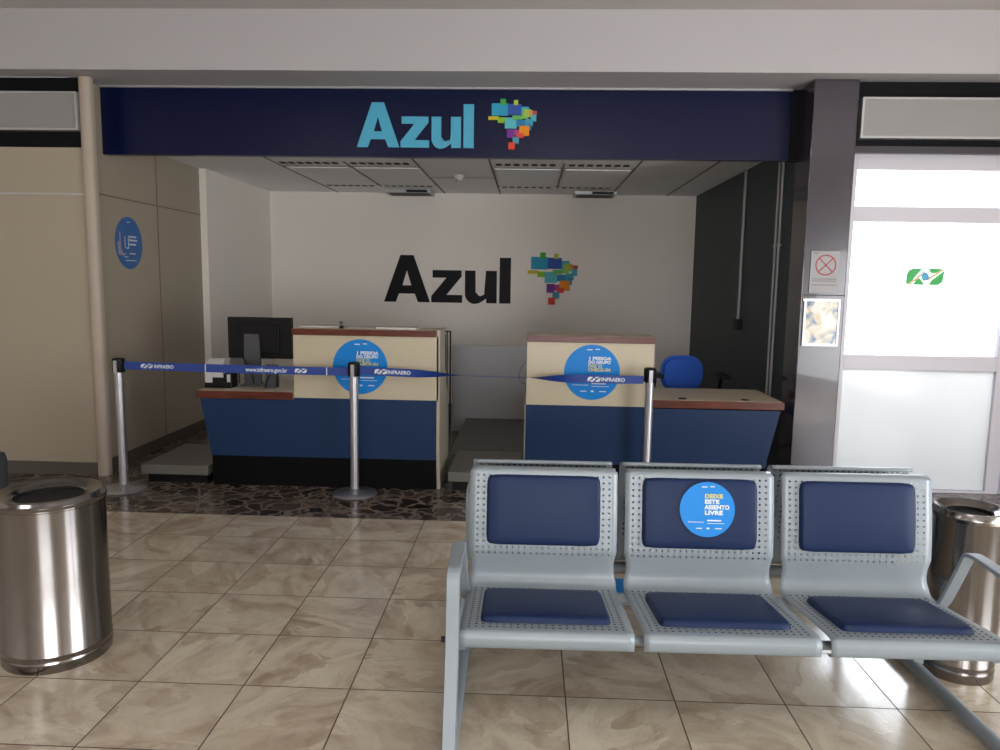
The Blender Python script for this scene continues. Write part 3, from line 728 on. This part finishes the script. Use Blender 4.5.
for s, ax in ((-1, -.235), (1, .37)):
    bm = tube(B(), smooth_path([(1.42+s*.15, 7.12, .42), (1.42+ax*.9, 7.12, .44), (1.42+ax, 7.08, .55), (1.42+ax, 6.98, .75)]), .016)
    obj('armrest_stem', bm, M['black'], oc); obj('armrest', box(B(), 1.42+ax-.05, 1.42+ax+.05, 6.80, 7.05, .755, .79, .012), M['black'], oc)
obj('gas_column', cyl(B(), (1.42, 7.12, .24), .028, .34), M['black'], oc)
for k in range(5):
    a = 2*PI*k/5+.3; p = Vector((1.42+.28*math.cos(a), 7.12+.28*math.sin(a), .075))
    ar = obj('base_arm', tube(B(), [(1.42, 7.12, .10), p], .018), M['black'], oc)
    obj('caster', cyl(B(), (p.x, p.y, .03), .03, .04, 'x', 20), M['black'], oc)

# ================================================================== QUEUE POSTS AND BELTS
def post(x, y, label):
    t = thing('queue_post', (x, y, 0), label, 'queue post', 'retractable belt queue posts')
    obj('base', lathe(B(), [(0, 0), (.165, 0), (.168, .008), (.160, .018), (.10, .028), (.045, .036), (.033, .045), (0, .045)], (x, y, 0)), M['pole'], t, smooth=50)
    obj('pole', cyl(B(), (x, y, .49), .032, .90), M['pole'], t, smooth=50)
    bm = lathe(B(), [(0, 1.0), (.034, 1.0), (.043, .994), (.045, .982), (.045, .905), (.041, .895), (.0, .895)], (x, y, 0))
    obj('belt_cassette', bm, M['black'], t, smooth=40)
    obj('clip_channel', box(B(), x-.013, x+.013, y-.052, y-.044, .895, .985), M['pole'], t)
post(-3.038, 5.40, 'left steel queue post in front of the beige wall and baggage scale')
post(-1.287, 5.44, 'middle steel queue post in front of the left counter sticker')
post(.885, 5.44, 'right steel queue post in front of the right counter')
def ribbon(p0, p1, twist, sag, w=.05, n=60):
    bm = B(); prev = None; P0, P1 = Vector(p0), Vector(p1); d = (P1-P0).normalized(); side = Vector((0, 0, 1)); out = d.cross(side).normalized()
    for i in range(n+1):
        s = i/n; c = P0.lerp(P1, s) - Vector((0, 0, sag*4*s*(1-s))); a = twist(s)
        v = side*math.cos(a) + out*math.sin(a)
        cur = (bm.verts.new(c-v*w/2), bm.verts.new(c+v*w/2))
        if prev: bm.faces.new((prev[0], cur[0], cur[1], prev[1]))
        prev = cur
    return bm
def sstep(a, b, x): x = max(0, min(1, (x-a)/(b-a))); return x*x*(3-2*x)
t = thing('barrier_belt', (-2.15, 5.4, .94), 'blue belt with white lettering between left and middle queue posts', 'barrier belt')
p0, p1 = (-2.992, 5.396, .948), (-1.334, 5.436, .928)
wb = obj('webbing', ribbon(p0, p1, lambda s: 0, .004, .060), M['beltblue'], t)
so = wb.modifiers.new('thickness', 'SOLIDIFY'); so.thickness = .0015; so.offset = 0
Xb = (Vector(p1)-Vector(p0)).normalized(); Zb = Vector((0, 0, 1))
def on_belt(s): return Vector(p0).lerp(Vector(p1), s)-Vector((0, 0, .004*4*s*(1-s)))
def btext(txt, s, size, fit): return text_bm(txt, size, on_belt(s)+Vector((0, -.0025, -size*.33)), Xb, (Xb.cross(Zb).cross(Xb)*1).normalized(), .03, 0, fit=fit)
Zt = Vector((0, 0, 1))
def btext(txt, s, size, fit): return text_bm(txt, size, on_belt(s)+Vector((0, -.0025, -size*.35)), Xb, Zt, .03, 0, fit=fit)
obj('printed_text', btext('INFRAERO', .134, .036, .145), M['stwhite'], t)
obj('printed_text', btext('www.infraero.gov.br', .545, .042, .31), M['stwhite'], t)
def belt_emblem(pos, par):
    emblem('printed_emblem', pos, Xb, .09, .032, [M['stwhite'], M['beltblue'], M['stwhite']], par, .0025)
belt_emblem(on_belt(.075)+Vector((0, -.001, -.016)), t); belt_emblem(on_belt(.765)+Vector((0, -.001, -.016)), t)
for s_ in (.362, .905): obj('white_stripe', quad(B(), on_belt(s_)+Vector((0, -.002, -.028)), Xb, Zt, 0, .008, 0, .056, 0), M['stwhite'], t)
t = thing('barrier_belt', (-.2, 5.44, .93), 'twisted blue belt stretched between middle and right queue posts', 'barrier belt')
q0, q1 = (-1.240, 5.436, .938), (.838, 5.436, .912)
tw = lambda s: PI/2*.97*sstep(.14, .40, s)*(1-sstep(.57, .79, s))
wb = obj('webbing', ribbon(q0, q1, tw, .012, .060, 90), M['beltblue'], t)
so = wb.modifiers.new('thickness', 'SOLIDIFY'); so.thickness = .0015; so.offset = 0
def on2(s): return Vector(q0).lerp(Vector(q1), s)-Vector((0, 0, .012*4*s*(1-s)))
Xb = (Vector(q1)-Vector(q0)).normalized()
for s_e, s_t in ((.052, .098), (.805, .853)):
    emblem('printed_emblem', on2(s_e)+Vector((0, -.001, -.018)), Xb, .095, .036, [M['stwhite'], M['beltblue'], M['stwhite']], t, .0025)
    obj('printed_text', text_bm('INFRAERO', .038, on2(s_t)+Vector((0, -.004, -.013)), Xb, Zt, .03, 0, fit=.17), M['stwhite'], t)

# ================================================================== CEILING FITTINGS
def fixture(x0, x1, label):
    t = thing('ceiling_light_panel', ((x0+x1)/2, 8.25, HC), label, 'ceiling light', 'unlit ceiling light panels')
    obj('diffuser', box(B(), x0+.03, x1-.03, 7.60, 8.92, HC-.012, HC-.001, .003), mat('unlit_diffuser', 'f0eef0', .5), t)
    for y in (7.30, 8.98):
        bm = B()
        for k in range(7):
            xx = x0+.05+k*(x1-x0-.1)/7; box(bm, xx, xx+.055, y, y+.10, HC-.006, HC-.001)
        obj('air_slots', bm, M['black'], t)
fixture(-2.49, -1.80, 'leftmost unlit ceiling light panel in the recess ceiling')
fixture(-1.80, -1.11, 'second unlit ceiling light panel from the left in the recess ceiling')
fixture(-.40, .30, 'third unlit ceiling light panel from the left, right of the smoke detector')
fixture(.30, 1.0, 'rightmost unlit ceiling light panel in the recess ceiling')
def vent(x0, x1, label):
    t = thing('ceiling_vent', ((x0+x1)/2, 9.5, HC-.05), label, 'ceiling vent', 'air vents near the back wall')
    obj('housing', box(B(), x0, x1, 9.32, 9.72, HC-.045, HC-.001, .004), M['lighttrim'], t)
    bm = B()
    for k in range(6):
        box(bm, x0+.03, x1-.03, 9.35+.055*k, 9.375+.055*k, HC-.049, HC-.045)
    obj('slots', bm, M['seam'], t)
    obj('intake', box(B(), x1-.30, x1-.04, 9.314, 9.32, HC-.04, HC-.012), M['black'], t)
vent(-1.80, -1.24, 'left air vent in the recess ceiling by the back wall')
vent(.52, 1.03, 'right air vent in the recess ceiling by the back wall')
sd = thing('smoke_detector', (-.775, 8.1, HC-.05), 'small white smoke detector on the recess ceiling', 'smoke detector')
obj('body', lathe(B(), [(0, HC-.06), (.03, HC-.058), (.04, HC-.045), (.042, HC-.03), (.055, HC-.028), (.058, HC-.001), (0, HC-.001)], (-.775, 8.1, 0), 32), M['whiteplast'], sd, smooth=40)
obj('indicator', cyl(B(), (-.80, 8.06, HC-.052), .006, .012), M['black'], sd)
# conduits on the dark wall
bm = cyl(B(), (XR-.018, 7.50, (1.27+HC)/2), .014, HC-1.28, seg=16)
cd = thing('conduit', (XR-.018, 7.5, 1.2), 'grey conduit ending in a dark socket box on the dark wall', 'conduit')
obj('pipe', bm, M['greydark'], cd); obj('socket_box', box(B(), XR-.045, XR-.001, 7.42, 7.56, 1.17, 1.28, .004), M['black'], cd)
for yy, nm in ((6.50, 'thin grey pipe running down the dark wall, nearer the back of the pair'), (6.41, 'thin grey pipe running down the dark wall, nearer the column of the pair')):
    t = thing('conduit', (XR-.012, yy, 0), nm, 'conduit', 'pair of pipes on the dark wall')
    obj('pipe', cyl(B(), (XR-.016, yy, HC/2), .011, HC-.002, seg=16), M['greydark'], t)
    obj('bracket', box(B(), XR-.03, XR-.001, yy-.018, yy+.018, 1.93, 1.955, .002), M['greydark'], t)

# ================================================================== WASTE BINS
def bin_(x, y, r, h, label):
    t = thing('waste_bin', (x, y, 0), label, 'waste bin')
    prof = [(0, .0), (r*.985, 0), (r*1.0, .006), (r*1.0, .03), (r*1.012, .034), (r*1.012, .042), (r, .046), (r, .060), (r*1.012, .064), (r*1.012, .072), (r, .076), (r, h-.045), (r*1.015, h-.042), (r*1.015, h-.036), (0, h-.036)]
    obj('body', lathe(B(), prof, (x, y, 0), 96), M['chrome'], t, smooth=35)
    hr = r*.66
    prof = [(r*1.02, h-.036), (r*1.03, h-.030), (r*1.03, h-.022), (r*1.0, h-.016), (r*.985, h-.006), (r*.95, h), (r*.90, h-.001), (hr+.02, h-.012), (hr, h-.016), (hr-.006, h-.022), (hr-.006, h-.034), (r*.9, h-.0355)]
    obj('lid', lathe(B(), prof, (x, y, 0), 96), M['chrome'], t, smooth=35)
    obj('inner_bucket', lathe(B(), [(0, h-.0355), (hr-.008, h-.0352), (hr-.0075, h-.024)], (x, y, 0), 64), M['dark'], t)
bin_(-1.99, 2.965, .208, .712, 'large round polished steel waste bin at the left edge')
bin_(1.835, 3.075, .137, .712, 'slim round polished steel waste bin behind the bench beside the glass door')
bg_ = thing('travel_bag', (-2.76, 3.45, 0), 'dark grey bag at the left edge behind the large steel bin', 'bag')
obj('body', box(B(), -2.95, -2.575, 3.36, 3.56, 0.0, .74, .05), mat('dark_grey_nylon', '35373c', .7, bump=.2, bscale=200), bg_, smooth=60)
obj('handle', tube(B(), smooth_path([(-2.83, 3.46, .72), (-2.81, 3.46, .80), (-2.74, 3.46, .82), (-2.67, 3.46, .80), (-2.655, 3.46, .72)]), .014), M['black'], bg_, smooth=60)

# ================================================================== WAITING BENCH (double sided)
BX, BYc = .693, 3.045
bench = thing('waiting_bench', (BX, BYc, 0), 'grey perforated metal airport bench with navy cushions and back-to-back seats', 'bench')
bench.rotation_euler = (0, 0, math.radians(.8))
# local frame: built in world around the origin, so parent location is handled by hand
def lobj(name, bm, m, smooth=None, x=0, rz=0, parent=None, label=None, me=None):
    if me is None:
        me = bpy.data.meshes.new(name); bm.to_mesh(me); bm.free()
        for q in (m if isinstance(m, list) else [m]): me.materials.append(q)
        if smooth is not None:
            for p in me.polygons: p.use_smooth = True
            me.set_sharp_from_angle(angle=math.radians(smooth))
    o = bpy.data.objects.new(name, me); COL.objects.link(o); o.parent = parent or bench
    o.location = (x, 0, 0); o.rotation_euler = (0, 0, rz)
    if label: o['label'] = label
    return o
FRT = -.645
prof = [(.030, .370), (.012, .370), (.003, .380), (.0, .397), (.002, .416), (.012, .428), (.024, .431), (.05, .4305), (.15, .421), (.28, .405), (.40, .391), (.455, .386), (.490, .391), (.511, .411), (.519, .445), (.516, .495), (.513, .53), (.516, .57), (.524, .64), (.536, .72), (.549, .79), (.556, .832), (.560, .846), (.569, .853), (.582, .856), (.592, .857), (.597, .853), (.598, .843)]
pp = smooth_path([(0, a, b) for a, b in prof], 3)
pv = [0]
for a, b in zip(pp, pp[1:]): pv.append(pv[-1]+(b-a).length)
def v_at(y=None, z=None, back=False):
    best = min(range(len(pp)), key=lambda i: abs((pp[i].z-z) if back else (pp[i].y-y)) + (0 if (pp[i].y > .5 and pp[i].y < .563) == back else 9))
    return pv[best]
def row_fix(v, P=.0205): return v
z1 = (min(pv[i] for i in range(len(pp)) if pp[i].z > .424 and pp[i].y > .016)+.012, v_at(y=.49)); z2 = (v_at(z=.505, back=True), v_at(z=.842, back=True))
M['perf'] = perforated([z1, z2])
def shell():
    bm = B(); uv = bm.loops.layers.uv.new('sheet'); W_ = .592; rows = []; rc = .010; tot = pv[-1]; NX = 24
    for p, v in zip(pp, pv):
        e = min(v, tot-v-.05 if tot-v > .05 else 0); w = W_/2
        vt = tot-.045
        if v > vt-rc: tt = min(1, (v-(vt-rc))/rc); w -= rc*(1-math.sqrt(max(0, 1-tt*tt)))*.7
        if .505 < p.y < .5195 and .41 < p.z < .53: w -= .010*math.sin(PI*(p.z-.41)/.12)
        row = []
        for i in range(NX+1):
            x = -w + 2*w*i/NX; ed = min(i, NX-i); 
            row.append((bm.verts.new((x, FRT+p.y, p.z)), x, v))
        rows.append(row)
    for a, b in zip(rows, rows[1:]):
        for i in range(NX):
            f = bm.faces.new((a[i][0], a[i+1][0], b[i+1][0], b[i][0]))
            for lp, q in zip(f.loops, (a[i], a[i+1], b[i+1], b[i])): lp[uv].uv = (q[1], q[2])
    return bm
me_shell = None
def cushion_on(p_at, x0, x1, s0, s1, th):
    """padded slab following the profile between arc lengths s0..s1"""
    bm = B(); NX, NY = 18, 14; grid = []
    def at(v):
        for i in range(len(pv)-1):
            if pv[i+1] >= v:
                k = (v-pv[i])/(pv[i+1]-pv[i]); q = pp[i].lerp(pp[i+1], k); d = (pp[i+1]-pp[i]).normalized(); return q, Vector((0, -d.z, d.y))
    L_, H_ = x1-x0, s1-s0; r = .03
    def prof_h(d): d = max(0, min(1, d/.014)); return math.sqrt(1-(1-d)**2)
    us = [0, .003, .008, .014] + [.014+(L_-.028)*k/10 for k in range(1, 10)] + [L_-.014, L_-.008, L_-.003, L_]
    vs = [0, .003, .008, .014] + [.014+(H_-.028)*k/10 for k in range(1, 10)] + [H_-.014, H_-.008, H_-.003, H_]
    for vv in vs:
        row = []
        for uu in us:
            # rounded corners: pull the corner points in
            cx = min(uu, L_-uu); cy = min(vv, H_-vv); U_, V_ = uu, vv
            if cx < r and cy < r:
                dx, dy = r-cx, r-cy; m_ = max(dx, dy); l_ = math.hypot(dx, dy)
                k = m_/l_; nx, ny = r-dx*k, r-dy*k
                U_ = nx if uu < L_/2 else L_-nx; V_ = ny if vv < H_/2 else H_-ny
            q, n_ = at(s0+V_); e = min(cx, cy)
            h = .0015+th*prof_h(e) + .004*math.sin(PI*uu/L_)*math.sin(PI*vv/H_)
            row.append(bm.verts.new((x0+U_, FRT+q.y+n_.y*h, q.z+n_.z*h)))
        grid.append(row)
    for a, b in zip(grid, grid[1:]):
        for i in range(len(us)-1): bm.faces.new((a[i], a[i+1], b[i+1], b[i]))
    # back face
    bv = []
    for vv in (0, H_/2, H_):
        q, n_ = at(s0+vv); bv.append((bm.verts.new((x0+.01, FRT+q.y+n_.y*.001, q.z+n_.z*.001)), bm.verts.new((x1-.01, FRT+q.y+n_.y*.001, q.z+n_.z*.001))))
    bmesh.ops.recalc_face_normals(bm, faces=bm.faces[:])
    return bm
PITCH_S = .623
sh0 = sc0 = bc0 = None
base_me = {}
for rz in (0, PI):
    for i in (-1, 0, 1):
        if not base_me:
            a = lobj('seat_shell', shell(), M['perf'], 60, i*PITCH_S, rz); base_me['s'] = a.data
            b = lobj('seat_cushion', cushion_on(None, -.228, .228, v_at(y=.088), v_at(y=.432), .022), M['cushion'], 60, i*PITCH_S, rz); base_me['c'] = b.data
            c = lobj('back_cushion', cushion_on(None, -.228, .228, v_at(z=.553, back=True), v_at(z=.828, back=True), .020), M['cushion'], 60, i*PITCH_S, rz); base_me['b'] = c.data
        else:
            a = lobj('seat_shell', None, None, None, i*PITCH_S, rz, me=base_me['s'])
            b = lobj('seat_cushion', None, None, None, i*PITCH_S, rz, me=base_me['c'])
            c = lobj('back_cushion', None, None, None, i*PITCH_S, rz, me=base_me['b'])
        so = a.modifiers.new('thickness', 'SOLIDIFY'); so.thickness = .001; so.offset = 0
# support tubes and brackets
HB = PITCH_S*1.5
for y, z, r in ((-.56, .375, .016), (-.17, .352, .026), (.56, .375, .016), (.17, .352, .026)):
    bm = B(); cyl(bm, (0, y, z), r, 2*HB-.04, 'x', 20); lobj('support_tube', bm, M['greymetal'], 50)
for s in (-1, 1):
    x = s*(HB-.02)
    bm = B(); box(bm, x-.012, x+.012, -.58, .58, .335, .365, .003); lobj('cross_rail', bm, M['greymetal'])
def strap(pts, w, th):
    """flat bar (w across x, th thick) bent along a path in a plane x = const"""
    pts = [Vector(p) for p in pts]; bm = B(); rings = []
    for i, p in enumerate(pts):
        d = (pts[min(i+1, len(pts)-1)]-pts[max(i-1, 0)]).normalized(); n_ = Vector((0, -d.z, d.y)); X_ = Vector((1, 0, 0)); c_ = .22
        tq = th(i/(len(pts)-1)) if callable(th) else th
        o8 = [(-1, -1+c_*2), (-1, 1-c_*2), (-1+c_*.6, 1), (1-c_*.6, 1), (1, 1-c_*2), (1, -1+c_*2), (1-c_*.6, -1), (-1+c_*.6, -1)]
        rings.append([bm.verts.new(p+X_*(a*w/2)+n_*(b*tq/2)) for a, b in o8])
    fs_ = []
    for A_, C_ in zip(rings, rings[1:]):
        for k in range(8): fs_.append(bm.faces.new((A_[k], A_[(k+1) % 8], C_[(k+1) % 8], C_[k])))
    fs_.append(bm.faces.new(rings[0][::-1])); fs_.append(bm.faces.new(rings[-1])); bmesh.ops.recalc_face_normals(bm, faces=fs_)
    return bm
for s in (-1, 1):
    x = s*(HB+.012); k = .004
    bm = tube(B(), [(x+k*1.05, -.78, .032), (x+k, -.74, .032), (x-k, .74, .032), (x-k*1.05, .78, .032)], .027, 16, None); lobj('foot_bar', bm, M['greymetal'], 50)
    bm = strap([(x-s*.002+.012*s, -.03, .05), (x-s*.004, -.03, .2), (x-s*.02, -.03, .36)], .045, .03); lobj('leg', bm, M['greymetal'])
    xo = s*(HB+.006)
    for f in (-1, 1):
        path = [(xo, f*.755, .04), (xo, f*.70, .2), (xo, f*.65, .36), (xo, f*.632, .50), (xo, f*.620, .585)] + [(xo, f*(.590+.028*math.cos(a)), .600+.028*math.sin(a)) for a in (.2, .6, 1.0, 1.4)] + [(xo, f*.56, .630), (xo, f*.50, .634)]
        lobj('front_leg', strap(path, .047, lambda q: .034-.018*q), M['greymetal'], 30)
        path = smooth_path([(xo, f*.50, .634), (xo, f*.40, .638), (xo, f*.355, .634), (xo, f*.332, .622), (xo, f*.308, .575), (xo-s*.008, f*.23, .41), (xo-s*.02, f*.20, .36)], 5)
        lobj('armrest', strap(path, .047, .016), M['greymetal'], 30)
        lobj('bolt', cyl(B(), (s*(HB+.032), f*.64, .40), .010, .022, 'x', 16), M['black'], 50)
# round sticker on the middle back cushion
ct = math.cos(math.radians(.8)); st = math.sin(math.radians(.8))
def at_v(v):
    for i in range(len(pv)-1):
        if pv[i+1] >= v:
            k = (v-pv[i])/(pv[i+1]-pv[i]); return pp[i].lerp(pp[i+1], k), (pp[i+1]-pp[i]).normalized()
q, d = at_v((v_at(z=.553, back=True)+v_at(z=.828, back=True))/2+.022)
nn = Vector((0, -d.z, d.y))
loc = Vector((.024, FRT+q.y+nn.y*.0305, q.z+nn.z*.0305))
rot = Matrix.Rotation(math.radians(.8), 3, 'Z')
wloc = Vector((BX, BYc, 0)) + rot @ loc; wX = rot @ Vector((1, 0, 0)); wY = rot @ d
stt = thing('round_sticker', wloc, 'round blue keep-this-seat-free sticker on the middle bench back cushion', 'sticker')
obj('disc', disc(B(), wloc, wX, wY, .1085, .0012), M['sticker'], stt)
sticker_print(stt, wloc, wX, wY, .1085, [('DEIXE', 'styellow'), ('ESTE', 'stwhite'), ('ASSENTO', 'stwhite'), ('LIVRE', 'stwhite')], .49, .20, .205, -.10)
# blue marker on the floor behind the bench
fm = props(obj('floor_marker', box(B(), .36, .62, 3.76, 3.95, 0, .002), M['sticker']), 'bright blue marker on the floor seen through the first gap in the bench', 'floor sticker')
